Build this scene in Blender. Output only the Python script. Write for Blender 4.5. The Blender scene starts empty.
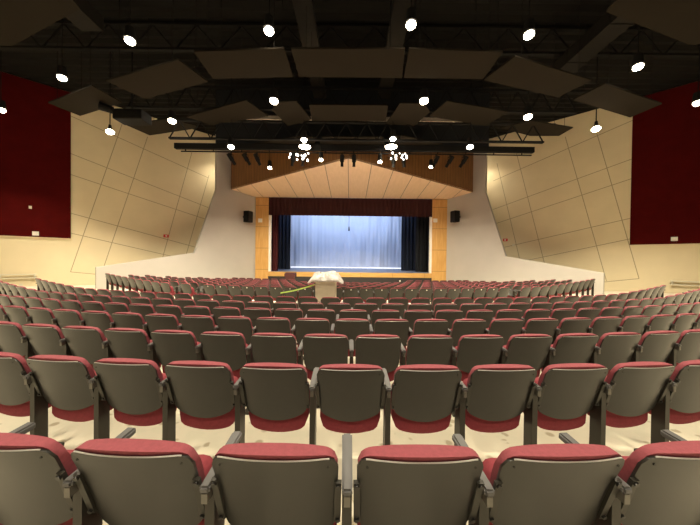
import bpy, bmesh, math, random
from math import sin, cos, pi, sqrt, radians, atan2, hypot
from mathutils import Vector, Matrix, noise
random.seed(7)
scn = bpy.context.scene
COL = scn.collection
scn.view_settings.view_transform = 'Standard'
scn.view_settings.look = 'None'
scn.view_settings.gamma = 1.0
scn.view_settings.use_curve_mapping = False
scn.view_settings.exposure = 0.0

# ------------------------------------------------------------------ camera
EYE = Vector((0, 0, 1.6)); F = 270.0
cam = bpy.data.cameras.new('camera'); co = bpy.data.objects.new('camera', cam); COL.objects.link(co)
cam.lens = 36 * F / 700; cam.sensor_width = 36; cam.clip_start = 0.02; cam.clip_end = 200
RC = Matrix.Rotation(radians(90 - 0.6), 3, 'X') @ Matrix.Rotation(radians(0.66), 3, 'Z')
co.matrix_world = Matrix.Translation(EYE) @ RC.to_4x4()
scn.camera = co

def ray(px, py): return RC @ Vector(((px - 350) / F, (262.5 - py) / F, -1))
def at_y(px, py, Y):
    d = ray(px, py); return EYE + d * (Y / d.y)
def at_z(px, py, z):
    d = ray(px, py); return EYE + d * ((z - EYE.z) / d.z)
def on_wall(px, py, a, b):            # vertical plane through plan points a, b
    n = Vector((b[1] - a[1], a[0] - b[0], 0)); d = ray(px, py)
    return EYE + d * ((Vector((a[0], a[1], 0)) - EYE).dot(n) / d.dot(n))
def proj(p):
    v = RC.transposed() @ (Vector(p) - EYE)
    return (350 + F * v.x / -v.z, 262.5 - F * v.y / -v.z) if v.z < -.05 else None

# --------------------------------------------------------------- materials
def new_mat(name):
    m = bpy.data.materials.new(name); m.use_nodes = True
    nt = m.node_tree; return m, nt, nt.nodes['Principled BSDF']
def mat(name, col, rough=.6, metal=0., var=0., vscale=8., bump=0., bscale=40., spec=None, coat=0.):
    m, nt, b = new_mat(name)
    b.inputs['Roughness'].default_value = rough; b.inputs['Metallic'].default_value = metal
    if spec is not None: b.inputs['Specular IOR Level'].default_value = spec
    if coat: b.inputs['Coat Weight'].default_value = coat
    tc = nt.nodes.new('ShaderNodeTexCoord')
    n = nt.nodes.new('ShaderNodeTexNoise'); n.inputs['Scale'].default_value = vscale; n.inputs['Detail'].default_value = 4
    nt.links.new(tc.outputs['Object'], n.inputs['Vector'])
    r = nt.nodes.new('ShaderNodeValToRGB')
    r.color_ramp.elements[0].position = .3; r.color_ramp.elements[1].position = .7
    r.color_ramp.elements[0].color = tuple(c * (1 - var) for c in col) + (1,)
    r.color_ramp.elements[1].color = tuple(min(1, c * (1 + var)) for c in col) + (1,)
    nt.links.new(n.outputs['Fac'], r.inputs['Fac']); nt.links.new(r.outputs['Color'], b.inputs['Base Color'])
    if bump:
        n2 = nt.nodes.new('ShaderNodeTexNoise'); n2.inputs['Scale'].default_value = bscale
        nt.links.new(tc.outputs['Object'], n2.inputs['Vector'])
        bp = nt.nodes.new('ShaderNodeBump'); bp.inputs['Strength'].default_value = bump; bp.inputs['Distance'].default_value = .01
        nt.links.new(n2.outputs['Fac'], bp.inputs['Height']); nt.links.new(bp.outputs['Normal'], b.inputs['Normal'])
    return m
def emis(name, col, s):
    m, nt, b = new_mat(name)
    b.inputs['Base Color'].default_value = (*col, 1); b.inputs['Emission Color'].default_value = (*col, 1)
    b.inputs['Emission Strength'].default_value = s; return m
def wood(name, c1, c2, axis='X', spacing=1.2, seam=.012, rough=.45, grain=(1, 1, .12)):
    m, nt, b = new_mat(name); N = nt.nodes; L = nt.links
    tc = N.new('ShaderNodeTexCoord'); mp = N.new('ShaderNodeMapping'); mp.inputs['Scale'].default_value = grain
    L.new(tc.outputs['Object'], mp.inputs['Vector'])
    n = N.new('ShaderNodeTexNoise'); n.inputs['Scale'].default_value = 9; n.inputs['Detail'].default_value = 5
    L.new(mp.outputs['Vector'], n.inputs['Vector'])
    r = N.new('ShaderNodeValToRGB'); r.color_ramp.elements[0].color = (*c1, 1); r.color_ramp.elements[1].color = (*c2, 1)
    r.color_ramp.elements[0].position = .35; r.color_ramp.elements[1].position = .68
    L.new(n.outputs['Fac'], r.inputs['Fac'])
    sx = N.new('ShaderNodeSeparateXYZ'); L.new(tc.outputs['Object'], sx.inputs['Vector'])
    def M(op, a, bb=None):
        q = N.new('ShaderNodeMath'); q.operation = op
        for i, v in enumerate((a, bb)):
            if v is None: continue
            if isinstance(v, (int, float)): q.inputs[i].default_value = v
            else: L.new(v, q.inputs[i])
        return q.outputs[0]
    md = M('PINGPONG', M('ADD', sx.outputs[axis], 100.0), spacing / 2)
    f = M('LESS_THAN', md, seam)
    mx = N.new('ShaderNodeMix'); mx.data_type = 'RGBA'
    L.new(f, mx.inputs['Factor']); L.new(r.outputs['Color'], mx.inputs['A'])
    mx.inputs['B'].default_value = tuple(c * .3 for c in c1) + (1,)
    L.new(mx.outputs['Result'], b.inputs['Base Color']); b.inputs['Roughness'].default_value = rough
    return m
def carpet_mat():
    m, nt, b = new_mat('carpet'); N = nt.nodes; L = nt.links
    tc = N.new('ShaderNodeTexCoord')
    v = N.new('ShaderNodeTexVoronoi'); v.inputs['Scale'].default_value = 5.5; L.new(tc.outputs['Object'], v.inputs['Vector'])
    n = N.new('ShaderNodeTexNoise'); n.inputs['Scale'].default_value = 7; n.inputs['Detail'].default_value = 2
    L.new(tc.outputs['Object'], n.inputs['Vector'])
    r = N.new('ShaderNodeValToRGB'); e = r.color_ramp.elements
    e[0].position = .16; e[0].color = (.36, .31, .22, 1); e[1].position = .26; e[1].color = (.60, .55, .44, 1)
    L.new(v.outputs['Distance'], r.inputs['Fac'])
    r2 = N.new('ShaderNodeValToRGB'); e = r2.color_ramp.elements
    e[0].position = .52; e[0].color = (0, 0, 0, 1); e[1].position = .57; e[1].color = (1, 1, 1, 1)
    L.new(n.outputs['Fac'], r2.inputs['Fac'])
    mx = N.new('ShaderNodeMix'); mx.data_type = 'RGBA'
    L.new(r2.outputs['Color'], mx.inputs['Factor']); L.new(r.outputs['Color'], mx.inputs['A'])
    mx.inputs['B'].default_value = (.58, .54, .43, 1)
    L.new(mx.outputs['Result'], b.inputs['Base Color']); b.inputs['Roughness'].default_value = .95
    return m
M = {}
M['carpet'] = carpet_mat()
M['cream'] = mat('cream_paint', (.72, .62, .42), .7, var=.03, vscale=1.2)
M['cream_seam'] = mat('cream_seam', (.36, .29, .18), .8)
M['grey_wall'] = mat('grey_wall_paint', (.46, .435, .40), .7, var=.03, vscale=1)
M['red_panel'] = mat('red_panel_fabric', (.062, .0025, .0022), .95, spec=.08, var=.12, vscale=2)
M['deck'] = mat('black_deck', (.005, .0043, .0036), .95, var=.2, spec=.2)
M['steel'] = mat('black_steel', (.006, .0055, .005), .85, var=.2, spec=.2)
M['beam'] = mat('brown_beam', (.011, .009, .0068), .9, var=.2, spec=.2)
M['cloud'] = mat('cloud_panel', (.016, .0125, .0085), .95, spec=.1, var=.06, vscale=1.5)
M['palebeam'] = mat('pale_beam', (.42, .37, .30), .7, var=.1)
M['wood_soffit'] = wood('wood_soffit', (.72, .53, .34), (.78, .58, .39), 'X', 1.28, .02, .5, (1, .15, 1))
M['wood_fascia'] = wood('wood_fascia', (.17, .078, .024), (.24, .115, .037), 'X', .22, .008, .4, (1, 1, .12))  # darker copy of the soffit timber, its lack of light put into the colour
M['wood_pilaster'] = wood('wood_pilaster', (.56, .31, .09), (.66, .39, .13), 'Z', 1.6, .012, .4, (1, 1, .12))
M['wood_lip'] = wood('wood_lip', (.50, .28, .08), (.60, .36, .12), 'X', 2.4, .008, .4, (.12, 1, 1))
M['stage_dark'] = mat('stage_front_black', (.02, .017, .018), .7)
M['black'] = mat('stage_black', (.006, .007, .009), .95)
M['stage_floor'] = mat('stage_floor', (.30, .33, .42), .35, var=.15, vscale=3)
M['scrim'] = mat('white_scrim', (.80, .82, .88), .9)
M['navy'] = mat('navy_velvet', (.012, .018, .034), .95)
M['maroon_velvet'] = mat('maroon_velvet', (.032, .004, .005), .95)
M['red_velvet'] = mat('red_velvet', (.07, .006, .008), .95)
M['white'] = mat('white_paint', (.80, .77, .70), .6)
M['shell'] = mat('bronze_plastic_shell', (.022, .0205, .0178), .32, var=.05, vscale=20, spec=.5)
M['fabric'] = mat('rose_fabric', (.25, .052, .068), .88, var=.10, vscale=60, bump=.25, bscale=400)
M['fabric2'] = mat('maroon_fabric', (.22, .028, .040), .88, var=.10, vscale=60, bump=.25, bscale=400)
M['iron'] = mat('dark_bronze_iron', (.030, .027, .021), .4, metal=.2)
M['arm'] = mat('grey_armrest_plastic', (.10, .098, .10), .42)
M['alu'] = mat('aluminium_trim', (.80, .78, .74), .3, metal=.5)
M['bolt'] = mat('black_bolt', (.012, .011, .010), .35)
M['bolt_grey'] = mat('silver_plate', (.16, .15, .13), .4, metal=.3)
M['plate'] = mat('number_plate', (.85, .82, .74), .35)
M['rail'] = mat('rail_metal', (.66, .62, .50), .4, metal=.2)
M['red_plastic'] = mat('red_plastic', (.65, .02, .02), .4)
M['grey_box'] = mat('beige_laminate', (.46, .42, .34), .6, var=.04)
M['tape'] = mat('green_tape', (.42, .62, .12), .6)
M['lectern'] = mat('maroon_laminate', (.07, .016, .014), .6)
M['bulb'] = emis('lamp_glow', (1, .88, .66), 40)
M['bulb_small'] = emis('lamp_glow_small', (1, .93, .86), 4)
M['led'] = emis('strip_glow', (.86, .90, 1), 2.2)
def plastic():
    m, nt, b = new_mat('clear_white_plastic'); N = nt.nodes; L = nt.links
    b.inputs['Base Color'].default_value = (.55, .53, .51, 1); b.inputs['Roughness'].default_value = .3
    tc = N.new('ShaderNodeTexCoord'); n = N.new('ShaderNodeTexNoise'); n.inputs['Scale'].default_value = 9; n.inputs['Detail'].default_value = 4
    L.new(tc.outputs['Object'], n.inputs['Vector'])
    bp = N.new('ShaderNodeBump'); bp.inputs['Distance'].default_value = .06
    L.new(n.outputs['Fac'], bp.inputs['Height']); L.new(bp.outputs['Normal'], b.inputs['Normal']); return m
M['plastic'] = plastic()

# ----------------------------------------------------------------- helpers
class MB:
    def __init__(s): s.v = []; s.f = []; s.m = []
    def add(s, vs, fs, mi=0):
        o = len(s.v); s.v += [tuple(v) for v in vs]; s.f += [tuple(i + o for i in f) for f in fs]; s.m += [mi] * len(fs); return s
    def box(s, x0, x1, y0, y1, z0, z1, mi=0, mtx=None):
        vs = [Vector((x, y, z)) for z in (z0, z1) for y in (y0, y1) for x in (x0, x1)]
        if mtx: vs = [mtx @ v for v in vs]
        return s.add(vs, [(0, 2, 3, 1), (4, 5, 7, 6), (0, 1, 5, 4), (2, 6, 7, 3), (0, 4, 6, 2), (1, 3, 7, 5)], mi)
    def prism(s, pts, z0, z1, mi=0):           # polygon in plan (ccw), z0/z1 numbers or lists
        n = len(pts); a = z0 if isinstance(z0, (list, tuple)) else [z0] * n; b = z1 if isinstance(z1, (list, tuple)) else [z1] * n
        vs = [(p[0], p[1], a[i]) for i, p in enumerate(pts)] + [(p[0], p[1], b[i]) for i, p in enumerate(pts)]
        fs = [tuple(range(n - 1, -1, -1)), tuple(range(n, 2 * n))] + [(i, (i + 1) % n, n + (i + 1) % n, n + i) for i in range(n)]
        return s.add(vs, fs, mi)
    def bar(s, a, b, w, h=None, mi=0, up=Vector((0, 0, 1))):
        a = Vector(a); b = Vector(b); h = h or w; d = (b - a).normalized()
        if abs(d.dot(up)) > .98: up = Vector((0, 1, 0))
        x = d.cross(up).normalized(); y = x.cross(d)
        vs = [p + x * sx * w / 2 + y * sy * h / 2 for p in (a, b) for sx, sy in ((-1, -1), (1, -1), (1, 1), (-1, 1))]
        return s.add(vs, [(0, 1, 2, 3), (7, 6, 5, 4), (0, 4, 5, 1), (1, 5, 6, 2), (2, 6, 7, 3), (3, 7, 4, 0)], mi)
    def tube(s, a, b, r, r2=None, n=12, mi=0):
        a = Vector(a); b = Vector(b); r2 = r if r2 is None else r2; d = (b - a).normalized()
        up = Vector((0, 0, 1)) if abs(d.z) < .9 else Vector((0, 1, 0))
        x = d.cross(up).normalized(); y = x.cross(d)
        vs = [p + (x * cos(2 * pi * i / n) + y * sin(2 * pi * i / n)) * rr for p, rr in ((a, r), (b, r2)) for i in range(n)]
        fs = [tuple(range(n)), tuple(range(2 * n - 1, n - 1, -1))] + [(i, n + i, n + (i + 1) % n, (i + 1) % n) for i in range(n)]
        return s.add(vs, fs, mi)
    def path(s, pts, r, n=6, mi=0):
        pts = [Vector(p) for p in pts]; rings = []
        for i, p in enumerate(pts):
            d = (pts[min(i + 1, len(pts) - 1)] - pts[max(i - 1, 0)]).normalized()
            up = Vector((0, 0, 1)) if abs(d.z) < .9 else Vector((0, 1, 0))
            x = d.cross(up).normalized(); y = x.cross(d)
            rings.append([p + (x * cos(2 * pi * k / n) + y * sin(2 * pi * k / n)) * r for k in range(n)])
        vs = [v for r_ in rings for v in r_]; fs = []
        for i in range(len(pts) - 1):
            for k in range(n): fs.append((i * n + k, (i + 1) * n + k, (i + 1) * n + (k + 1) % n, i * n + (k + 1) % n))
        fs += [tuple(range(n)), tuple(range(len(vs) - 1, len(vs) - n - 1, -1))]
        return s.add(vs, fs, mi)
    def ball(s, c, r, nu=12, nv=8, mi=0, sq=(1, 1, 1)):
        c = Vector(c); vs = [c + Vector((0, 0, r * sq[2]))]
        for j in range(1, nv):
            t = pi * j / nv
            for i in range(nu): vs.append(c + Vector((r * sin(t) * cos(2 * pi * i / nu) * sq[0], r * sin(t) * sin(2 * pi * i / nu) * sq[1], r * cos(t) * sq[2])))
        vs.append(c - Vector((0, 0, r * sq[2]))); fs = []
        for i in range(nu):
            fs.append((0, 1 + i, 1 + (i + 1) % nu)); e = 1 + (nv - 2) * nu; fs.append((len(vs) - 1, e + (i + 1) % nu, e + i))
            for j in range(nv - 2):
                a = 1 + j * nu; fs.append((a + i, a + nu + i, a + nu + (i + 1) % nu, a + (i + 1) % nu))
        return s.add(vs, fs, mi)
    def mesh(s, name, mats, smooth=False):
        me = bpy.data.meshes.new(name); me.from_pydata(s.v, [], s.f)
        for m in (mats if isinstance(mats, (list, tuple)) else [mats]): me.materials.append(m)
        me.polygons.foreach_set('material_index', s.m)
        if smooth: me.polygons.foreach_set('use_smooth', [True] * len(s.f))
        bm = bmesh.new(); bm.from_mesh(me); bmesh.ops.recalc_face_normals(bm, faces=bm.faces); bm.to_mesh(me); bm.free()
        if smooth: me.set_sharp_from_angle(angle=radians(50))
        me.update(); return me
    def build(s, name, mats, parent=None, smooth=False, bevel=0):
        o = bpy.data.objects.new(name, s.mesh(name, mats, smooth)); COL.objects.link(o)
        if parent: o.parent = parent
        if bevel:
            bv = o.modifiers.new('b', 'BEVEL'); bv.width = bevel; bv.segments = 2; bv.limit_method = 'ANGLE'
        return o
def tag(o, label=None, cat=None, group=None, kind=None):
    if label: o['label'] = label
    if cat: o['category'] = cat
    if group: o['group'] = group
    if kind: o['kind'] = kind
    return o
def thing(name, loc, label, cat, group=None, rz=0):
    o = bpy.data.objects.new(name, None); COL.objects.link(o); o.empty_display_size = .1
    o.location = loc; o.rotation_euler.z = rz; return tag(o, label, cat, group)
def struct(name, mb, m, **k): return tag(mb.build(name, m, **k), kind='structure')

# ------------------------------------------------------------ floor profile
R = 23.0
def s_of(x, y): return y - (R - sqrt(max(R * R - x * x, 1)))
def fz(s):
    if s < 6.5: return -.036 * (s - 1.05)
    if s < 9.75: return -.196 - .028 * (s - 6.5)
    if s < 17: return -.287 - .04 * (min(s, 15) - 9.75)
    return -.497
def floor_z(x, y):
    b = .06 * max(0, min(abs(x), 13) - 8)
    s = s_of(x, y); w = max(0, min(1, (20 - s) / 4))
    return fz(s) + b * (w if s > 0 else 1)
mb = MB(); xs = [-19.6 + 39.2 * i / 98 for i in range(99)]; ys = [-6 + 26.6 * j / 76 for j in range(77)]
mb.add([(x, y, floor_z(x, y)) for y in ys for x in xs], [(j * 99 + i, j * 99 + i + 1, (j + 1) * 99 + i + 1, (j + 1) * 99 + i) for j in range(76) for i in range(98)])
struct('floor', mb, M['carpet'], smooth=True)

# ------------------------------------------------------------------- walls
ZC = 10.4; ZB = -1.0
def wall_seg(mb, a, b, z0, z1, t, mi=0):      # thickness goes to the left of a->b
    a = Vector(a); b = Vector(b); d = (b - a).normalized(); n = Vector((-d.y, d.x)) * t
    mb.prism([a, b, b + n, a + n], z0, z1, mi)
A_ = (19.0, 10.9); B_ = (15.1, 14.6); C_ = (10.05, 19.37); D_ = (8.3, 20.6)
LINES = {-1: dict(
  V=[((122,124.3),(70.5,271.9)), ((147.6,136.7),(103.8,267)), ((191.9,152.4),(161.4,262)), ((209,175),(184,262))],
  H=[((68.6,115),(208.5,178)), ((68.6,152.7),(208,207.5)), ((68.6,173.8),(208,220)), ((68.6,212.6),(206,250)), ((68.6,232.6),(190,260.5)), ((70.5,271.9),(100,274.6))]),
 1: dict(
  V=[((596.7,132.9),(639,278.6)), ((565.2,136.7),(606.5,281)), ((516.2,152),(545.5,267.5)), ((497,163.3),(521.5,267))],
  H=[((643.3,115.7),(493,181)), ((643.3,154.8),(493,209.5)), ((643.3,174.8),(493,224.5)), ((642,215.6),(496,249.2)), ((642,236.4),(512,263.5)), ((639,278.6),(600,282.4))])}
for sgn, nm in ((-1, 'left'), (1, 'right')):
    X = lambda p: (p[0] * sgn, p[1])
    a, b, c, d = X(A_), X(B_), X(C_), X(D_)
    mb = MB()
    back = (19.0 * sgn, -5.8)
    for p, q in ((back, a), (a, b), (b, c), (c, d)):
        (wall_seg(mb, p, q, ZB, ZC, .2) if sgn < 0 else wall_seg(mb, p, q, ZB, ZC, -.2))
    dirv = (Vector(c) - Vector(b)).normalized(); nrm = Vector((dirv.y, -dirv.x)) if sgn < 0 else Vector((-dirv.y, dirv.x))
    for key in 'VH':
        for p, q in LINES[sgn][key]:
            P = on_wall(*p, b, c); Q = on_wall(*q, b, c)
            u = (Q - P).normalized(); n3 = Vector((nrm.x, nrm.y, 0)); w = u.cross(n3) * .017
            o3 = n3 * .004
            mb.add([P - w - o3, P + w - o3, Q + w - o3, Q - w - o3, P - w + o3, P + w + o3, Q + w + o3, Q - w + o3],
                   [(0, 1, 2, 3), (4, 5, 6, 7), (0, 1, 5, 4), (1, 2, 6, 5), (2, 3, 7, 6), (3, 0, 4, 7)], 1)
    struct('wall_' + nm, mb, [M['cream'], M['cream_seam']])
    # baseboard
    mb = MB()
    # red acoustic panel on the angled part
    t = thing('wall_panel', (b[0], b[1], 2.57), 'large dark red wall panel high on the %s side of the hall' % nm, 'wall panel')
    dv = (Vector(a) - Vector(b)).normalized(); nn = Vector((-dv.y, dv.x)) * (1 if sgn < 0 else -1)
    if nn.y > 0: nn = -nn
    mb = MB(); L = (Vector(a) - Vector(b)).length - .05
    p0 = Vector((0, 0)) + nn * .003; p1 = dv * L + nn * .003
    mb.prism([p0, p1, p1 + nn * .06, p0 + nn * .06], 0, 7.8)
    mb.build('fabric_face', M['red_panel'], t)
    mb = MB(); mb.prism([p0 + nn * .0, p1, p1 + nn * .07, p0 + nn * .07], -.03, 0)
    e = mb.build('edge_strip', M['cream'], t); e['label'] = 'pale lower edge'
    # low / high splay wall (grey)
    w0 = Vector((12.6 * sgn, 13.4)); w1 = Vector((7.12 * sgn, 20.5)); wd = w1 - w0
    pt = lambda t_: w0 + wd * t_
    th = Vector((wd.y, -wd.x)).normalized() * .22
    if (th.x > 0) != (sgn > 0): th = -th
    prof = [(0, 1.08), (.511, 1.93), (.66, 6.2), (.661, 9.9), (1, 9.9)]
    vs = []
    for t_, z in prof: vs.append((*pt(t_), z))
    vs += [(*pt(1), ZB), (*pt(0), ZB)]
    vs += [(x + th.x, y + th.y, z) for x, y, z in vs]
    n = 7
    mb = MB().add(vs, [tuple(range(n)), tuple(range(2 * n - 1, n - 1, -1))] + [(i, (i + 1) % n, n + (i + 1) % n, n + i) for i in range(n)])
    o = struct('wall_splay_' + nm, mb, M['grey_wall'])
# stage wall with the opening
mb = MB()
OL, OR, OT = -5.97, 5.97, 6.2
mb.box(-12, OL - .17, 20.51, 20.8, ZB, ZC).box(OR + .17, 12, 20.51, 20.8, ZB, ZC).box(OL - .17, OR + .17, 20.51, 20.8, OT, ZC)
struct('wall_stage', mb, M['grey_wall'])
struct('wall_back', MB().box(-19.2, 19.2, -6, -5.8, ZB, ZC), M['red_panel'])
# corrugated ceiling deck
mb = MB(); n = 130; vs = []
for i in range(n + 1):
    y = -6 + 27 * i / n; z = ZC + (.0 if i % 2 else .06); vs += [(-19.4, y, z), (19.4, y, z)]
mb.add(vs, [(2 * i, 2 * i + 1, 2 * i + 3, 2 * i + 2) for i in range(n)])
struct('ceiling', mb, M['deck'])
# ------------------------------------------------------------------- stage
ZS = .64
mb = MB().box(-9.5, 9.5, 20.81, 32, ZS - .3, ZS).box(OL - .17, OR + .17, 20.3, 20.82, ZS - .3, ZS)
struct('floor_stage', mb, M['stage_floor'])
mb = MB().box(-9.7, -9.5, 20.8, 32.2, 0, 8.6).box(9.5, 9.7, 20.8, 32.2, 0, 8.6).box(-9.5, 9.5, 32, 32.2, 0, 8.6)
struct('wall_stagehouse', mb, M['black'])
struct('ceiling_stage', MB().box(-9.7, 9.7, 20.8, 32.2, 8.6, 8.8), M['black'])
struct('trim_1', MB().box(OL - .17, OR + .17, 20.18, 20.3, ZS - .34, ZS + .003), M['wood_lip'])
struct('trim_2', MB().box(OL - .17, OR + .17, 20.24, 20.51, -.6, ZS - .34), M['stage_dark'])
for i, (x0, x1) in enumerate(((-7.13, OL - .17), (OR + .17, 7.25))):
    struct('trim_%d' % (3 + i), MB().box(x0, x1, 20.32, 20.505, -.6, OT), M['wood_pilaster'])
struct('trim_5', MB().box(OL - .17, OL, 20.32, 20.5, ZS, OT), M['white'])
struct('trim_6', MB().box(OR, OR + .17, 20.32, 20.5, ZS, OT), M['white'])
# projecting timber header over the opening
HL, HA, HR = (-8.3, 18.75), (-.12, 14.0), (8.45, 18.75)
def hz(y): return 6.2 + .1 * (20.5 - y)
t = thing('stage_header', (0, 20.5, 6.2), 'pale timber canopy projecting above the stage opening', 'canopy')
off = lambda p: (p[0], p[1] - 20.5)
BL, BR = (-7.2, 20.3), (7.3, 20.3)
poly = [off(HL), off(HA), off(HR), off(BR), off(BL)]
zb = [hz(p[1] + 20.5) - 6.2 for p in poly]
mb = MB().prism(poly, zb, [z + .08 for z in zb]); o = mb.build('soffit', M['wood_soffit'], t)
mb = MB()
for p, q in ((HL, HA), (HA, HR)):
    p = Vector(off(p)); q = Vector(off(q)); d = (q - p).normalized(); nn = Vector((-d.y, d.x)) * .1
    z0, z1 = hz(p.y + 20.5) - 6.2, hz(q.y + 20.5) - 6.2
    mb.prism([p, q, q + nn, p + nn], [z0 - .004, z1 - .004, z1 - .004, z0 - .004], [3.1] * 4)
mb.build('fascia', M['wood_fascia'], t)

def curtain(name, x0, x1, y, z0, z1, m, label, cat, amp=.07, per=.22, group=None, wob=0):
    n = max(8, int((x1 - x0) / per * 8)); K = 6; vs = []; fs = []
    for off_ in (0, .02):
        for k in range(K + 1):
            z = z0 + (z1 - z0) * k / K
            for i in range(n + 1):
                x = x0 + (x1 - x0) * i / n
                yy = y + off_ + amp * sin(2 * pi * x / per + .8 * sin(x * 1.7)) * (1 - .25 * k / K) + wob * noise.noise((x * 1.3, z * .35, 0))
                vs.append((x, yy, z))
    N = (K + 1) * (n + 1)
    for s_ in (0, N):
        for k in range(K):
            for i in range(n):
                a = s_ + k * (n + 1) + i; fs.append((a, a + 1, a + n + 2, a + n + 1))
    for i in range(n):
        fs.append((i, i + 1, N + i + 1, N + i)); a = K * (n + 1) + i; fs.append((a, a + 1, N + a + 1, N + a))
    for k in range(K):
        for i in (0, n):
            a = k * (n + 1) + i; b = a + n + 1; fs.append((a, b, N + b, N + a))
    return tag(MB().add(vs, fs).build(name, m, smooth=True), label, cat, group)
curtain('stage_valance', OL - .15, OR + .15, 20.24, 4.87, 6.18, M['maroon_velvet'], 'dark maroon valance hanging across the top of the stage opening', 'curtain', .035, .3)
curtain('stage_curtain', -6.6, -5.66, 21.3, ZS + .01, 7.5, M['red_velvet'], 'dark red main curtain gathered at left edge of stage', 'curtain', .09, .2)
curtain('stage_curtain', -6.95, -5.52, 25.0, ZS + .01, 8, M['navy'], 'navy leg curtain left of the white backdrop', 'curtain', .1, .32)
curtain('stage_curtain', 4.72, 6.3, 25.0, ZS + .01, 8, M['navy'], 'navy leg curtain right of the white backdrop', 'curtain', .1, .32)
curtain('stage_curtain', 5.45, 6.6, 22.4, ZS + .01, 7.5, M['black'], 'black curtain at the right edge of the stage opening', 'curtain', .08, .3)
curtain('stage_backdrop', -6.95, 5.75, 30.0, ZS + .12, 7.6, M['scrim'], 'pale blue-lit white fabric backdrop across the rear of stage', 'backdrop', .02, .42, wob=.3)
t = thing('light_strip', (-.5, 29.55, ZS), 'thin white glowing strip along the foot of the backdrop', 'light')  # no fitting here: glow added for backlight leaking past the backdrop
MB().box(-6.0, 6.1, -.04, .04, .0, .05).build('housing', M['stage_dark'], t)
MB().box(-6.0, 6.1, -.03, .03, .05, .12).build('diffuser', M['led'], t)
t = thing('hanging_microphone', tuple(at_y(349, 228, 25.2)), 'small black microphone hanging on a cable before the backdrop', 'microphone')
MB().tube((0, 0, .1), (0, 0, 3.4), .015, n=6).build('cable', M['steel'], t)
MB().tube((0, 0, -.18), (0, 0, .12), .06, .04).ball((0, 0, -.2), .08).build('capsule', M['steel'], t, smooth=True)
# border light over the stage
t = thing('border_light', (-.5, 27.2, 7.4), 'long border light above the stage aimed at backdrop', 'light')
MB().box(-6, 6, -.12, .12, 0, .25).build('housing', M['steel'], t)
MB().box(-5.9, 5.9, -.1, .1, -.02, 0).build('lens', M['led'], t)
def area(name, loc, rot, sx, sy, e, c):
    l = bpy.data.lights.new(name, 'AREA'); l.shape = 'RECTANGLE'; l.size = sx; l.size_y = sy; l.energy = e; l.color = c
    o = bpy.data.objects.new(name, l); COL.objects.link(o); o.location = loc; o.rotation_euler = rot; return o
area('border_lamp', (-.5, 27.2, 7.3), (radians(38), 0, 0), 11.5, .3, 250, (.44, .62, 1))
area('border_lamp', (-.5, 23.5, 7.4), (radians(52), 0, 0), 10, .3, 300, (.44, .62, 1))

# ---------------------------------------------------- ceiling clouds (panels)
CL = []
def cloud(row, H, poly, where):
    z = EYE.z + H
    pts = [at_z(x, y, z) for x, y in poly]
    c = sum(pts, Vector()) / len(pts)
    pl = [(p.x - c.x, p.y - c.y) for p in pts]
    ar = sum(pl[i][0] * pl[(i + 1) % len(pl)][1] - pl[(i + 1) % len(pl)][0] * pl[i][1] for i in range(len(pl)))
    if ar < 0: pl = pl[::-1]
    t = thing('ceiling_cloud', (c.x, c.y, z), where, 'acoustic panel', 'dark acoustic panels hung under the ceiling')
    MB().prism(pl, 0, .05).build('panel', M['cloud'], t)
    for p in pl:
        q = (p[0] * .75, p[1] * .75); MB().tube((q[0], q[1], .05), (q[0], q[1], ZC - z + .02), .008, n=5).build('hanger_wire', M['steel'], t)
cloud(0, 5.6, [(-60,-45),(48,-30),(80,9),(12,46),(-60,44)], 'big dark acoustic panel filling the upper left corner')
cloud(0, 5.6, [(760,-45),(640,-25),(606,12),(690,45),(760,40)], 'big dark acoustic panel filling the upper right corner')
R1 = 'in the nearest arc of panels, '
for poly, w in (
 ([(92,86),(122,103),(80,116),(48,103)], 'dark ceiling panel touching the left red wall panel in view'),
 ([(106,81),(178,60),(208,82),(145,99)], 'dark tilted ceiling panel, second from left in the nearest arc'),
 ([(194,52),(284,48.5),(293,77),(213,79)], 'dark ceiling panel, third from left in the nearest arc'),
 ([(291,49),(405,49),(402,78),(299,77)], 'long dark ceiling panel at the middle of the nearest arc'),
 ([(409,49),(503,52),(483,79),(404,78)], 'dark ceiling panel just right of middle in the nearest arc'),
 ([(515,56.5),(592,80.5),(558,97.5),(484,80)], 'dark tilted ceiling panel, second from right in the nearest arc'),
 ([(605,84),(662,104),(630,117.5),(573,100)], 'dark ceiling panel touching the right red wall panel in view')):
    cloud(1, 6.0, poly, w)
for poly, w in (
 ([(125.7,125),(168.6,119),(197.8,126),(196,128.6),(149.7,135.5)], 'dark ceiling panel beside the pendant lamp, far left of middle arc'),
 ([(187,117),(246,100.4),(268.6,116.4),(238.6,120.7),(211,125)], 'dark five-sided ceiling panel, second from left in middle arc'),
 ([(279,102.5),(296.4,101.4),(311.4,119.6),(287.9,126),(272,110)], 'small dark slanted ceiling panel left of the middle one'),
 ([(309.3,105),(388,105.7),(386,121),(312,121)], 'dark rectangular ceiling panel at the centre of the middle arc'),
 ([(400,103.6),(424,104),(430,112),(414,126),(386,124)], 'small dark slanted ceiling panel right of the middle one'),
 ([(447.5,101.4),(508,112),(486,126),(429,116.4)], 'dark ceiling panel, second from right in middle arc'),
 ([(532,121),(573,128),(559,136),(530,136),(500,128)], 'dark ceiling panel above the right truss end, middle arc')):
    cloud(2, 6.15, poly, w)
for poly, w in (
 ([(254,144.5),(297,136.5),(316,137.5),(314,146.5)], 'dim ceiling panel at left of the farthest arc, above the stage lights'),
 ([(322,137),(383,137),(385,146.5),(319,146.5)], 'dim ceiling panel at centre of the farthest arc'),
 ([(391,136.5),(404,136),(443,144.5),(388,146.5)], 'dim ceiling panel at right of the farthest arc')):
    cloud(3, 5.72, poly, w)

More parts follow.
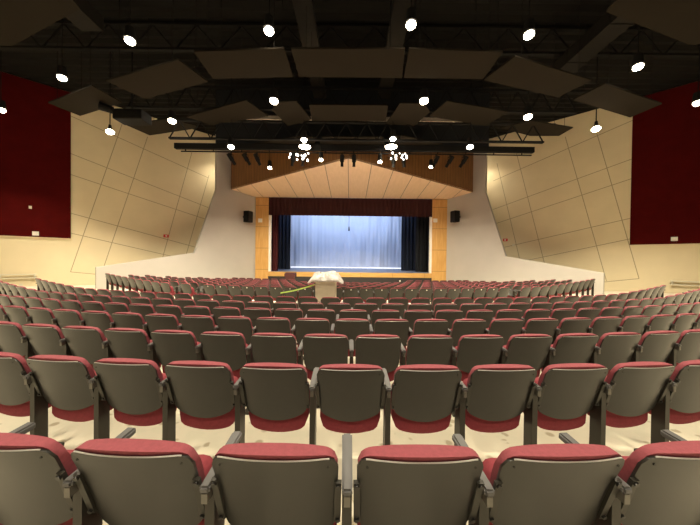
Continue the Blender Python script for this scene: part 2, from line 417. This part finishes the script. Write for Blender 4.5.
# ------------------------------------------------------------------ trusses
def truss(x0, x1, y, z0, z1, label, step=1.0, w=.07, group='black steel roof trusses'):
    t = thing('roof_truss', ((x0 + x1) / 2, y, z0), label, 'truss', group); c = (x0 + x1) / 2; h = z1 - z0
    MB().box(x0 - c, x1 - c, -w, w, 0, w).build('bottom_chord', M['steel'], t)
    MB().box(x0 - c - .5, x1 - c + .5, -w, w, h - w, h).build('top_chord', M['steel'], t)
    n = int((x1 - x0) / step); mb = MB()
    for i in range(n):
        a = x0 - c + (x1 - x0) * i / n; b = x0 - c + (x1 - x0) * (i + 1) / n; m_ = (a + b) / 2
        mb.bar((a, 0, w / 2), (m_, 0, h - w / 2), .04).bar((m_, 0, h - w / 2), (b, 0, w / 2), .04)
    mb.build('web', M['steel'], t)
ordw = ['nearest', 'second', 'third', 'fourth', 'fifth']
for i, y in enumerate((3.2, 5.6, 8.0, 10.2)):
    truss(-18.3, 18.3, y, 9.35, 10.35, 'black roof joist spanning the dark ceiling, %s from the camera' % ordw[i], 1.6)
truss(-9.6, 9.6, 11.6, 7.95, 8.9, 'long black truss behind the middle arc of ceiling panels', 1.0)
truss(-8.26, 8.7, 12.3, 6.98, 7.85, 'black truss just before the stage lighting pipe, ends over cream walls', .9)
# black masking border behind the trusses
tag(MB().box(-6.9, 7.0, 13.80, 13.85, 7.2, ZC).build('masking_border', M['black']), 'black fabric border behind the far ceiling panels', 'curtain')
tag(MB().box(-5.3, 6.1, 12.45, 12.6, 8.0, 8.16).build('ceiling_beam', M['palebeam']), 'pale horizontal beam glimpsed below the middle arc of ceiling panels', 'beam')
for sx, lb in ((-1, 'left'), (1, 'right')):
    tag(MB().box(sx * 1.45 - .28, sx * 1.45 + .28, 1, 12.4, 8.95, 9.2).build('ceiling_beam', M['beam']), 'brown longitudinal ceiling duct just %s of the centre line' % lb, 'duct')
t = thing('air_duct', (8.1, 9, 9.0), 'brown rectangular duct in the upper right of the ceiling', 'duct')
MB().box(-.35, .35, -1.2, 1.5, -.2, .25).build('casing', M['beam'], t)
for k in range(2): MB().box(-.38, .38, -.8 + k * 1.6, -.74 + k * 1.6, -.23, .28).build('flange', M['beam'], t)
t = thing('air_duct', (-8.3, 6.5, 9.0), 'brown rectangular duct in the upper left of the ceiling', 'duct')
MB().box(-.35, .35, -2.5, 2.2, -.2, .25).build('casing', M['beam'], t)

# ------------------------------------------------------- house downlights
def spot(loc, e, angle=150, blend=.6, color=(1, .87, .63), rad=.1, rot=(0, 0, 0)):
    l = bpy.data.lights.new('house_lamp', 'SPOT'); l.energy = e; l.spot_size = radians(min(angle, 165 if angle > 160 else 120 if angle < 140 else 108)); l.spot_blend = blend
    l.color = color; l.shadow_soft_size = rad
    o = bpy.data.objects.new('house_lamp', l); COL.objects.link(o); o.location = loc; o.rotation_euler = rot; return o
def downlight(p, label, e=500, r=.10, stem_to=None, group='hanging house downlights', pendant=False, angle=150, glow='bulb', tilt=0):
    t = thing('downlight', tuple(p), label, 'ceiling light', group)
    z1 = (stem_to or ZC) - p[2]
    if pendant:
        MB().tube((0, 0, .30), (0, 0, z1), .018, n=8).build('stem', M['steel'], t)
        MB().tube((0, 0, .06), (0, 0, .30), .07, .05, 14).build('housing', M['steel'], t, smooth=True)
    else:
        MB().tube((0, 0, .38), (0, 0, z1), .014, n=8).build('stem', M['steel'], t)
        MB().tube((0, 0, .05), (0, 0, .38), r * 1.15, r * .9, 16).build('housing', M['steel'], t, smooth=True)
    MB().ball((0, 0, 0), r, 14, 8, sq=(1, 1, .7)).build('bulb', M[glow], t, smooth=True)
    if e: spot((p[0], p[1], p[2] - .12), e, angle, rot=(tilt, 0, 0))
EA = 1250
for px, py, H, lb in ((269,31,6.3,'left of the centre in the nearest row'), (411,25,6.3,'right of the centre in the nearest row'),
    (130,41,6.3,'above the second panel from left, nearest row'), (529,35,6.3,'above the second panel from right, nearest row'),
    (62,78,6.3,'at the edge of the left red wall panel'), (638,67,6.3,'near the right red wall panel, upper one'),
    (1,110,5.9,'cut by the left edge of the view'), (698,103,5.9,'cut by the right edge of the view')):
    downlight(at_z(px, py, EYE.z + H), 'glowing downlight ' + lb, EA, .13)
for px, py, H, lb in ((274,101,5.9,'left of centre in the second row'), (424,101,5.9,'right of centre in the second row'),
    (172,121,5.9,'on the left in the second row, over cream wall'), (528,117,5.9,'on the right in the second row')):
    downlight(at_z(px, py, EYE.z + H), 'glowing downlight ' + lb, EA, .15)
downlight(at_z(110, 132, EYE.z + 5.3), 'pendant lamp on a stem before the left cream wall', 3800, .14, pendant=True, angle=124)
downlight(at_z(596, 129, EYE.z + 5.3), 'pendant lamp on a stem before the right cream wall', 3800, .14, pendant=True, angle=124)
for px, py, lb in ((304,140,'left of centre above the lighting pipe'), (393,139,'right of centre above the lighting pipe'),
                   (231,147,'left end of the far row, over timber canopy'), (470,147,'right end of the far row, over timber canopy')):
    p = at_y(px, py, 12.0)
    downlight(p, 'glowing downlight ' + lb, 3000, .13, tilt=radians(28))
for px, lb in ((305, 'left'), (391, 'right')):
    p = at_y(px, 147.3, 13.0)
    t = thing('ring_light', tuple(p), 'flat glowing lamp disc just under the %s far downlight' % lb, 'ceiling light')
    MB().tube((0, 0, 0), (0, 0, .03), .27, n=24).build('diffuser', M['bulb'], t)
    MB().tube((0, 0, .04), (0, 0, .2), .29, .18, 24).build('housing', M['steel'], t)
    MB().tube((0, 0, .2), (0, 0, ZC - p.z), .014, n=8).build('stem', M['steel'], t)
for i, (px, py, lb) in enumerate(((269.7,168,'far left'), (321,160,'centre left'), (380,162,'centre right'), (431,167,'far right'))):
    p = at_y(px, py, 13.3 if i in (1, 2) else 14.4)
    downlight(p, 'small bright lamp before the timber canopy, ' + lb, 60, .10, stem_to=7.3)
# downlights behind the camera position, lighting the backs of the seats
for x in (-12, -6.5, -2, 2, 6.5, 12):
    for y in (-3.2, 1.8):
        p = (x, y, 7.9)
        t = thing('downlight', p, 'house downlight over the rear of the hall', 'ceiling light', 'downlights over the rear of the hall')
        MB().tube((0, 0, .38), (0, 0, ZC - 7.9), .014, n=8).build('stem', M['steel'], t)
        MB().tube((0, 0, .05), (0, 0, .38), .14, .11, 16).build('housing', M['steel'], t, smooth=True)
        MB().ball((0, 0, 0), .12, 14, 8, sq=(1, 1, .7)).build('bulb', M['bulb'], t, smooth=True)
        spot((x, y, 7.78), EA * (.9 if y > 0 else .6), 150)
# lamps in the passages behind the splay walls
for sgn, lb in ((-1, 'left'), (1, 'right')):
    p = (8.95 * sgn, 19.0, 8.7)
    t = thing('passage_lamp', p, 'slim bright lamp in the gap behind the %s grey wall' % lb, 'light')
    MB().tube((0, 0, .3), (0, 0, ZC - 8.7), .02, n=8).build('stem', M['steel'], t)
    MB().tube((0, 0, .06), (0, 0, .32), .07, .05, 12).build('housing', M['steel'], t, smooth=True)
    MB().ball((0, 0, 0), .08, 12, 8).build('bulb', M['bulb'], t, smooth=True)
    spot((p[0], p[1], p[2] - .1), 210, 165, .8)

# -------------------------------------------- lighting pipe and spotlights
YB = 13.55
t = thing('lighting_pipe', (.1, YB, 6.92), 'black stage lighting pipe spanning in front of the timber canopy', 'lighting pipe')
MB().box(-8.9, 9.0, -.1, .1, .12, .38).build('cable_tray', M['steel'], t)
MB().tube((-8.6, 0, 0), (8.9, 0, 0), .035, n=8).build('pipe', M['steel'], t)
mb = MB()
for k in range(13): mb.box(-8.4 + k * 1.4, -8.36 + k * 1.4, -.02, .02, 0, .14)
mb.build('clamp', M['steel'], t)
for px, py, tx, lb in ((231,162,-.35,'leftmost on the pipe'), (246,161,-.35,'second from left on the pipe'), (257,162,-.25,'third from left on the pipe'),
    (293,165,.15,'under the left white cluster, outer'), (303,165,.1,'under the left white cluster, inner'), (342,163,0,'left one of the central pair'), (354,163,0,'right one of the central pair'),
    (393.5,165,0,'under the right white cluster, inner'), (403.5,165,-.1,'under the right white cluster, outer'),
    (436,161,.25,'third from right on the pipe'), (450,162,.35,'second from right on the pipe'), (464,162,.35,'rightmost on the pipe')):
    p = at_y(px, py, YB)
    t = thing('spotlight', (p.x, YB, 6.92), 'black stage spotlight ' + lb, 'spotlight', 'stage spotlights on the pipe')
    d = Vector((-tx * 1.7, .35, -1)).normalized(); c0 = Vector((0, 0, -.32)) ; top = c0 - d * .18
    MB().box(-.03, .03, -.03, .03, -.16, -.036).build('clamp', M['steel'], t)
    MB().bar((-.1, 0, -.32), (-.1, 0, -.14), .02).bar((.1, 0, -.32), (.1, 0, -.14), .02).bar((-.11, 0, -.14), (.11, 0, -.14), .02).build('yoke', M['steel'], t)
    MB().tube(c0 - d * .24, c0 + d * .12, .095, .105, 12).build('barrel', M['steel'], t, smooth=True)
    o = MB().tube(c0 + d * .12, c0 + d * .34, .07, .075, 12).build('lens_tube', M['steel'], t, smooth=True)
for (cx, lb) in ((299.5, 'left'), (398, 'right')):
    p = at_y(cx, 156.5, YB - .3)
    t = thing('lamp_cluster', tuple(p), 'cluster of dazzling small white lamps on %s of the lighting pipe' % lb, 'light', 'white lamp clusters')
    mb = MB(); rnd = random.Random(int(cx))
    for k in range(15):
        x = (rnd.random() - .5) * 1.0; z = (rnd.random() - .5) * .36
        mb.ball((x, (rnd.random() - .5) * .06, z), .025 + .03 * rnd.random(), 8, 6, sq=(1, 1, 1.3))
    mb.build('bulb', M['bulb_small'], t, smooth=True)  # glowing beads added to imitate gleaming spotlight fittings, not real lamps
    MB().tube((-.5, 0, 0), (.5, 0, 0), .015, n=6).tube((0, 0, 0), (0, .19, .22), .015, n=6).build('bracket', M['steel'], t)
# small hanging things at the ends of the pipe
t = thing('ceiling_projector', tuple(at_y(132, 116, 11.0)), 'black projector rig hanging under the ceiling near the left pendant lamp', 'projector')
MB().box(-.55, .6, -.3, .3, -.25, .15).build('body', M['steel'], t, bevel=.04)
MB().tube((-.5, -.3, .05), (-.85, -.5, .12), .13, .16, 14).build('lens_tube', M['steel'], t, smooth=True)
MB().tube((0, 0, .2), (0, 0, 3.0), .03, n=8).build('stem', M['steel'], t)

# --------------------------------------------------- items on side walls
for sgn, lb in ((-1, 'left'), (1, 'right')):
    w0 = Vector((12.6 * sgn, 13.4)); w1 = Vector((7.12 * sgn, 20.5))
    px = 244.6 if sgn < 0 else 458.6
    p = on_wall(px, 217.3, w0, w1); d = (w1 - w0).normalized(); n = Vector((-d.y, d.x))
    if n.x * sgn > 0: n = -n
    rz = atan2(n.y, n.x) + pi / 2
    t = thing('wall_speaker', (p.x + n.x * .45, p.y + n.y * .45, p.z), 'black loudspeaker mounted on the %s grey wall beside stage' % lb, 'speaker', rz=rz - sgn * .35)
    MB().box(-.26, .26, -.22, .2, -.40, .40).build('cabinet', M['steel'], t, bevel=.03)
    g = MB().box(-.23, .23, -.235, -.221, -.36, .36).build('grille', M['bolt'], t)
    MB().box(-.05, .05, .2, .42, -.05, .05).build('bracket', M['steel'], t)
    # small items on the cream wall
    b, c = (B_[0] * sgn, B_[1]), (C_[0] * sgn, C_[1]); dd = (Vector(c) - Vector(b)).normalized(); n2 = Vector((dd.y, -dd.x))
    if n2.y > 0: n2 = -n2
    rz2 = atan2(n2.y, n2.x) + pi / 2
    p = on_wall(166 if sgn < 0 else 505.5, 236 if sgn < 0 else 240, b, c)
    t = thing('fire_alarm', (p.x + n2.x * .005, p.y + n2.y * .005, p.z), 'small red fire alarm on the %s cream wall' % lb, 'alarm', rz=rz2)
    MB().box(-.14, .14, -.07, 0, -.09, .09).build('body', M['red_plastic'], t, bevel=.01)
    MB().box(-.05, .05, -.1, -.07, -.04, .04).build('strobe_lens', M['white'], t)
    p = on_wall(197 if sgn < 0 else 513.5, 241 if sgn < 0 else 245, b, c)
    t = tag(MB().box(-.07, .07, -.03, -.002, -.07, .07).build('wall_plate', M['rail']), 'tiny dark wall plate beyond the %s fire alarm' % lb, 'wall plate'); t.location = p; t.rotation_euler.z = rz2
    # switch plates on pilasters
    p = at_y(260.3 if sgn < 0 else 435.3, 220.5, 20.3)
    t = tag(MB().box(-.14, .14, -.06, .019, -.14, .14).build('wall_plate', M['white']), 'white square box on the %s timber pilaster' % lb, 'wall plate'); t.location = p
    # boxes and handrail on the angled wall
    a = (A_[0] * sgn, A_[1]); dv = (Vector(a) - Vector(b)).normalized(); n3 = Vector((-dv.y, dv.x))
    if n3.y > 0: n3 = -n3
    rz3 = atan2(n3.y, n3.x) + pi / 2
    p = on_wall(35.8 if sgn < 0 else 674, 233.6 if sgn < 0 else 239, a, b)
    t = tag(MB().box(-.11, .11, -.11, -.064, -.1, .1).build('wall_plate', M['white']), 'white square plate low on the %s red wall panel' % lb, 'wall plate'); t.location = p; t.rotation_euler.z = rz3
    if sgn < 0:
        p = on_wall(30.5, 207.5, a, b)
        t = tag(MB().box(-.05, .05, -.1, -.064, -.07, .07).build('wall_plate', M['rail']), 'tiny plate above the white one on left red panel', 'wall plate'); t.location = p; t.rotation_euler.z = rz3
    p = on_wall(21 if sgn < 0 else 689, 285 if sgn < 0 else 292.5, a, b)
    t = tag(MB().box(-.06, .06, -.03, -.002, -.07, .07).build('wall_plate', M['rail']), 'small dark outlet under the %s handrail' % lb, 'wall plate'); t.location = p; t.rotation_euler.z = rz3
    p = on_wall(37.5 if sgn < 0 else 669.5, 275.3 if sgn < 0 else 282, a, b)
    t = thing('handrail', (p.x, p.y, p.z), 'pale metal handrail on the %s cream wall' % lb, 'handrail', rz=rz3)
    s_ = -1 if sgn < 0 else 1
    x0, x1 = sorted((0, s_ * 3.6))
    MB().box(x0, x1, -.13, -.07, .03, .09).box(x0, x1, -.13, -.07, -.14, -.09).build('rail', M['rail'], t)
    mb = MB()
    for k in range(4):
        x = s_ * (.08 + k * 1.1); mb.box(x - .03, x + .03, -.15, -.003, -.16, .1)
    mb.build('bracket', M['rail'], t)
p = at_y(400, 281, 20.2)
t = tag(MB().box(-.05, .05, -.0, .03, -.05, .05).build('wall_plate', M['white']), 'tiny white plate on the dark stage front', 'wall plate'); t.location = p

# --------------------------------------------------- control stand in the aisle
p = at_y(325.5, 290, 8.7); zf = floor_z(p.x, 8.9)
t = thing('equipment_stand', (p.x, 8.7, zf), 'beige boxy equipment stand in cross aisle under a plastic sheet', 'stand')
ht = at_y(325, 282.3, 8.7).z - zf
MB().box(-.33, .33, .0, .55, ht - .62, ht).build('cabinet', M['grey_box'], t, bevel=.008)
MB().box(-.36, .36, -.02, .58, ht, ht + .025).build('top', M['grey_box'], t)
for x in (-.31, .27):
    for y in (.02, .49): MB().box(x, x + .04, y, y + .04, 0, ht - .62).build('leg', M['grey_box'], t)
# crumpled plastic
mb = MB(); nx, ny = 44, 26; vs = []
for j in range(ny + 1):
    for i in range(nx + 1):
        u = i / nx * 2 - 1; v = j / ny * 2 - 1
        x = u * .57; y = .28 + v * .42
        r_ = max(abs(u), abs(v)); dome = .25 * (1 - abs(u) ** 6) * (1 - abs(v) ** 4) 
        z = ht + .03 + dome + .15 * noise.noise((x * 6, y * 6, 3)) * (1 - r_ ** 4) + .03 * noise.noise((x * 22, y * 22, 1)) * (1 - r_ ** 6)
        if abs(x) > .40: z -= min(.06, (abs(x) - .40) * .6) + .02 * sin(y * 20)
        z = max(z, ht + .03) if (abs(x) < .37 and abs(y - .28) < .31) else z
        vs.append((x, y, z))
mb.add(vs, [(j * (nx + 1) + i, j * (nx + 1) + i + 1, (j + 1) * (nx + 1) + i + 1, (j + 1) * (nx + 1) + i) for j in range(ny) for i in range(nx)])
o = mb.build('plastic_sheet', M['plastic'], smooth=True); o.location = (p.x, 8.7, zf)
sd = o.modifiers.new('s', 'SOLIDIFY'); sd.thickness = .004
tag(o, 'crumpled white plastic sheet heaped over the beige stand', 'plastic sheet')
a = at_y(280.5, 293, 9.55); b = at_y(315, 284.5, 8.85)
mb = MB(); N = 14; pts = [a.lerp(b, k / N) + Vector((0, 0, -.03 * sin(pi * k / N))) for k in range(N + 1)]
vs = []
for q in pts: vs += [q + Vector((0, 0, .022)), q + Vector((0, 0, -.022)), q + Vector((0, .004, -.022)), q + Vector((0, .004, .022))]
fs = [(0, 1, 2, 3), (4 * N, 4 * N + 3, 4 * N + 2, 4 * N + 1)]
for k in range(N):
    for e in range(4): fs.append((4 * k + e, 4 * k + (e + 1) % 4, 4 * k + 4 + (e + 1) % 4, 4 * k + 4 + e))
tag(mb.add(vs, fs).build('barrier_tape', M['tape']), 'yellow-green tape stretched from the beige stand to the seats', 'tape')
p = at_y(290.5, 272.5, 18.6); zf = floor_z(p.x, 18.6)
t = thing('lectern', (p.x, 18.6, zf), 'dark maroon lectern standing in front of the stage', 'lectern'); h = p.z - zf
MB().box(-.30, .30, -.2, .2, 0, h - .28).build('body', M['lectern'], t)
MB().prism([(-.37, -.25), (.37, -.25), (.37, .25), (-.37, .25)], [h - .28, h - .28, h - .28, h - .28], [h - .08, h - .08, h, h]).build('top', M['lectern'], t)

# ==================================================================== seats
def zt(x, w, r, z):    # rounded corner drop
    e = abs(x) - (w - r)
    return z - (r - sqrt(max(0, r * r - e * e))) if e > 0 else z
def slab(W0, W1, ZT, ZBt, arc, rc, yb, yf, nu=14, nv=8, toparc=0):
    # W0 top half width, W1 bottom half width; yb/yf(u,v,z) back & front surfaces
    us = [-1 + 2 * i / nu for i in range(nu + 1)]
    us = [math.copysign(abs(u) ** .8, u) for u in us]
    B = []; Fr = []
    for u in us:
        x0 = u * W0
        ztop = zt(x0, W0, rc, ZT + toparc * (1 - u * u)); zbo = ZBt + arc * u * u
        zbo = zbo + (ZT - zt(x0, W0, rc, ZT))
        for j in range(nv + 1):
            v = j / nv; z = zbo + (ztop - zbo) * v
            w = W1 + (W0 - W1) * min(1, max(0, (z - ZBt) / (ZT - ZBt)))
            x = u * w
            B.append((x, yb(u, v, z), z)); Fr.append((x, yf(u, v, z), z))
    n = len(B); mb = MB(); fs = []
    K = nv + 1
    for i in range(nu):
        for j in range(nv):
            a = i * K + j; fs.append((a, a + 1, a + K + 1, a + K)); fs.append((n + a, n + a + K, n + a + K + 1, n + a + 1))
        fs.append((i * K, i * K + K, n + i * K + K, n + i * K)); a = i * K + nv; fs.append((a, n + a, n + a + K, a + K))
    for j in range(nv):
        fs.append((j, n + j, n + j + 1, j + 1)); a = nu * K + j; fs.append((a, a + 1, n + a + 1, n + a))
    return mb.add(B + Fr, fs)
TZ, BZ = .85, .415
LEAN = .30
def yshell(u, z): return (TZ - z) * LEAN + .028 * abs(u) ** 2.2 + .012 * sin(pi * (z - BZ) / (TZ - BZ))
def shell_mb(nu=14, nv=7): return slab(.245, .232, TZ, BZ, .07, .045, lambda u, v, z: yshell(u, z), lambda u, v, z: yshell(u, z) + .012, nu, nv)
def cushion_mb(nu=14, nv=7):
    return slab(.243, .222, TZ + .010, .50, .03, .055, lambda u, v, z: yshell(u, z) + .0125,
                lambda u, v, z: yshell(u, z) + .018 + .092 * (1 - .62 * abs(u) ** 2.6) * (1 - .30 * v ** 10) * (1 - .4 * (1 - v) ** 8), nu, nv, toparc=.014)
def seat_mb(nu=14, nv=7):
    def yb(u, v, z): return .142 + (.70 - z) * .12 + .02 * u * u - .035 * math.exp(-((z - .345) / .045) ** 2) * (1 - .5 * abs(u) ** 3)
    return slab(.225, .236, .70, .295, .06, .06, yb, lambda u, v, z: .225 + (.70 - z) * .20 + .02 * u * u, nu, nv)
def trim_mb():
    mb = MB(); pts = []
    for i in range(25):
        u = (-1 + 2 * i / 24) * .86; x = u * .245; z = zt(x, .245, .045, TZ)
        pts.append((x, yshell(u, TZ) + .004, z + .0015))
    return mb.path(pts, .0032, 6)
S = {}
def me(key, mb, m, smooth=False): S[key] = mb.mesh(key, m, smooth)
me('back_shell', shell_mb(26, 8), M['shell'], True)
me('back_cushion', cushion_mb(26, 12), M['fabric'], True)
me('seat_cushion', seat_mb(), M['fabric2'], True)
me('edge_trim', trim_mb(), M['alu'], True)
me('seat_pan', slab(.215, .22, .685, .36, .04, .05, lambda u, v, z: .226 + (.70 - z) * .20 + .02 * u * u, lambda u, v, z: .238 + (.70 - z) * .20 + .02 * u * u, 10, 3), M['shell'], True)
mb = MB().box(-.02, .02, .10, .19, .03, .685).box(-.028, .028, .04, .30, 0, .03)
S['standard'] = mb.mesh('standard', M['iron'])
mb = MB().prism([(-.021, .055), (.021, .055), (.025, .37), (-.025, .37)], [.675, .675, .695, .695], [.705, .705, .730, .730]); S['armrest'] = None
bm_arm = mb.mesh('armrest', M['arm'])
bm = bmesh.new(); bm.from_mesh(bm_arm); bmesh.ops.bevel(bm, geom=list(bm.edges), offset=.008, segments=2, affect='EDGES'); bm.to_mesh(bm_arm); bm.free()
S['armrest'] = bm_arm
mb = MB().box(-.012, .012, .06, .10, .635, .675); S['arm_bracket'] = mb.mesh('arm_bracket', M['bolt_grey'])
def bracket(sx):
    mb = MB(); 
    a = Vector((sx * .243, yshell(1, .73) - .006, .73)); b = Vector((sx * .238, yshell(1, .52) - .006, .52))
    mb.bar(a, b, .026, .016, up=Vector((0, 1, 0)))
    return mb
S['bracketL'] = bracket(-1).mesh('side_bracket', M['iron']); S['bracketR'] = bracket(1).mesh('side_bracket', M['iron'])
def bolt(x, z, r=.009):
    y = yshell(x / .245, z); d = Vector((0, -1, -LEAN)).normalized(); p = Vector((x, y - .010, z))
    return MB().tube(p - d * .006, p + d * .012, r, r, 10)
S['boltLt'] = bolt(-.243, .715, .011).mesh('bolt', M['bolt'], True); S['boltLb'] = bolt(-.239, .535, .009).mesh('bolt', M['bolt'], True)
S['boltRt'] = bolt(.243, .715, .011).mesh('bolt', M['bolt'], True); S['boltRb'] = bolt(.239, .535, .009).mesh('bolt', M['bolt'], True)
def screw(x, z):
    y = yshell(x / .245, z); return MB().tube((x, y - .003, z), (x, y + .004, z), .005, n=8)
S['screwL'] = screw(-.205, .815).mesh('screw', M['bolt']); S['screwR'] = screw(.205, .815).mesh('screw', M['bolt'])
# low poly versions for the far rows
me('back_shell_far', shell_mb(8, 3), M['shell'], True)
me('back_cushion_far', cushion_mb(8, 4), M['fabric'], True)
me('seat_cushion_far', seat_mb(8, 3), M['fabric2'], True)
S['number_plate'] = MB().tube((0.0, yshell(0, .795) - .006, .795), (0.0, yshell(0, .795) + .002, .795), .022, n=12).mesh('number_plate', M['plate'])
# folded-forward back variants
def fold(mesh):
    m2 = mesh.copy(); Mx = Matrix.Translation((0, .16, .56)) @ Matrix.Rotation(radians(-76), 4, 'X') @ Matrix.Translation((0, -.10, -.46))
    m2.transform(Mx); m2.flip_normals(); m2.flip_normals(); return m2
S['back_shell_fold'] = fold(S['back_shell_far']); S['back_cushion_fold'] = fold(S['back_cushion_far'])
S['seat_cushion_flat'] = MB().box(-.23, .23, .10, .52, .36, .44).mesh('seat_cushion', M['fabric2'])

def part(key, name, parent):
    o = bpy.data.objects.new(name, S[key]); COL.objects.link(o); o.parent = parent; return o
def proto(level, folded=False):
    t = bpy.data.objects.new('auditorium_seat', None); COL.objects.link(t); t.empty_display_size = .1
    if folded:
        part('back_shell_fold', 'back_shell', t); part('back_cushion_fold', 'back_cushion', t); part('seat_cushion_flat', 'seat_cushion', t)
        part('standard', 'standard', t); part('armrest', 'armrest', t); return t
    sfx = '_far' if level >= 2 else ''
    sh = part('back_shell' + sfx, 'back_shell', t); part('back_cushion' + sfx, 'back_cushion', t); sc = part('seat_cushion' + sfx, 'seat_cushion', t)
    st = part('standard', 'standard', t); ar = part('armrest', 'armrest', t)
    for o in (st, ar): o.location.x = -.28
    if level <= 1:
        e = part('edge_trim', 'edge_trim', t); e['label'] = 'thin silver trim along the top edge'
        b = part('arm_bracket', 'arm_bracket', t); b.location.x = -.28
    if level == 0:
        part('seat_pan', 'seat_pan', sc)
        bl = part('bracketL', 'side_bracket', t); br = part('bracketR', 'side_bracket', t)
        part('boltLt', 'bolt', bl); part('boltLb', 'bolt', bl); part('boltRt', 'bolt', br); part('boltRb', 'bolt', br)
        part('screwL', 'screw', sh); part('screwR', 'screw', sh)
    if level == 3: part('number_plate', 'number_plate', t)
    return t
PROTO = {}
used = set()
def kids(o): return KIDS.get(o.name, [])
KIDS = {}
def tree(o):
    KIDS[o.name] = [c for c in bpy.data.objects if c.parent == o]
    for c in KIDS[o.name]: tree(c)
def place(level, loc, rz):
    if level not in PROTO:
        PROTO[level] = proto(level if level < 9 else 2, level >= 9)
        tree(PROTO[level]); r = PROTO[level]
    else:
        src = PROTO[level]; r = src.copy(); COL.objects.link(r)
        for c in kids(src):
            c2 = c.copy(); COL.objects.link(c2); c2.parent = r
            for g in kids(c):
                g2 = g.copy(); COL.objects.link(g2); g2.parent = c2
    r.location = loc; r.rotation_euler.z = rz
    return r
ORD = ['', 'first', 'second', 'third', 'fourth', 'fifth', 'sixth', 'seventh', 'eighth', 'ninth', 'tenth', 'eleventh', 'twelfth', 'thirteenth',
       'fourteenth', 'fifteenth', 'sixteenth', 'seventeenth', 'eighteenth', 'nineteenth', 'twentieth', 'twenty-first', 'twenty-second', 'twenty-third',
       'twenty-fourth', 'twenty-fifth', 'twenty-sixth']
P_ = .56
# (arc depth, x of one seat centre, x limit or None)
ROWS = [(.98, .28, None), (1.88, .015, None), (2.79, -.25, None), (3.70, .04, None), (4.56, .07, None), (5.46, -.22, None), (6.55, .09, 10.95)]
FRONT = [(9.75, .05, 11.95), (10.65, .33, 11.35), (11.55, .05, 10.85), (12.45, .33, 10.2), (13.35, .05, 9.6), (14.25, .33, 9.0), (15.15, .05, 8.3), (16.05, .33, 7.6)]
seats = []
for ri, (d, x0, lim) in enumerate(ROWS + FRONT):
    row = []
    for k in range(-40, 41):
        th = (x0 + k * P_) / R
        if abs(th) > .62: continue
        x = R * sin(th); y = d + R * (1 - cos(th))
        if lim and abs(x) > lim: continue
        if d > 14.3 and abs(x) < 3.2: continue
        q = proj((x, y, floor_z(x, y) + .7))
        if not q or q[0] < -45 or q[0] > 745: continue
        e = proj((x - .25 if x > 0 else x + .25, y, floor_z(x, y) + .8))
        if e[0] < -4 or e[0] > 704: continue
        row.append((x, y, th, q[0]))
    for i, (x, y, th, px) in enumerate(row): seats.append([ri, i, len(row), x, y, th, px])
order = sorted(range(len(seats)), key=lambda i: seats[i][4] + seats[i][0] * .4)
indiv = set(order[:300])
FOLDPX = {7: ((165, 177), (189, 197), (496, 505), (517, 527))}
rest = MB()
far_src = [('back_shell_far', 0), ('back_cushion_far', 1), ('seat_cushion_far', 2), ('standard', 3), ('armrest', 4)]
ends = {}
for idx, (ri, i, n, x, y, th, px) in enumerate(seats):
    z = floor_z(x, y)
    folded = any(a <= px <= b for a, b in FOLDPX.get(ri, ()))
    if idx in indiv:
        lv = 0 if ri < 2 else 1 if ri < 6 else 2
        if ri == 7 and 195 < px < 495: lv = 3
        if folded: lv = 9
        o = place(lv, (x, y, z), th)
        side, cnt = ('left', i + 1) if i < n / 2 else ('right', n - i)
        rn = 'nearest row' if ri == 0 else (ORD[ri + 1] + ' row from camera' if ri < 7 else ORD[ri - 6] + ' row past cross aisle')
        look = 'maroon seat folded flat' if folded else 'bronze-backed maroon seat'
        if ri == 7 and lv == 3: look = 'maroon seat with small white plate'
        tag(o, '%s, %s, %s from %s' % (look, rn, ORD[cnt], side), 'seat', 'auditorium seats in curved rows')
        if i == n - 1 and ri != 9:
            if ri < 2 or True:
                s_ = part('standard', 'standard', o); s_.location.x = .28
                a_ = part('armrest', 'armrest', o); a_.location.x = .28
    else:
        Mx = Matrix.Translation((x, y, z)) @ Matrix.Rotation(th, 4, 'Z')
        for key, mi in far_src:
            src = S[key]; Mo = Mx @ Matrix.Translation((-.28, 0, 0)) if mi > 2 else Mx
            rest.add([Mo @ v.co for v in src.vertices], [tuple(p.vertices) for p in src.polygons], mi)
if rest.v:
    o = rest.build('auditorium_seat_rows', [M['shell'], M['fabric'], M['fabric2'], M['iron'], M['arm']], smooth=True)
    tag(o, 'farthest rows of small maroon seats packed before the stage', 'seats', kind='stuff')
print('SEATS', len(seats), 'individual', len(indiv), 'verts rest', len(rest.v))

# ------------------------------------------------------------------- world
w = bpy.data.worlds.new('world'); scn.world = w; w.use_nodes = True
w.node_tree.nodes['Background'].inputs['Color'].default_value = (.5, .42, .32, 1)
w.node_tree.nodes['Background'].inputs['Strength'].default_value = .05
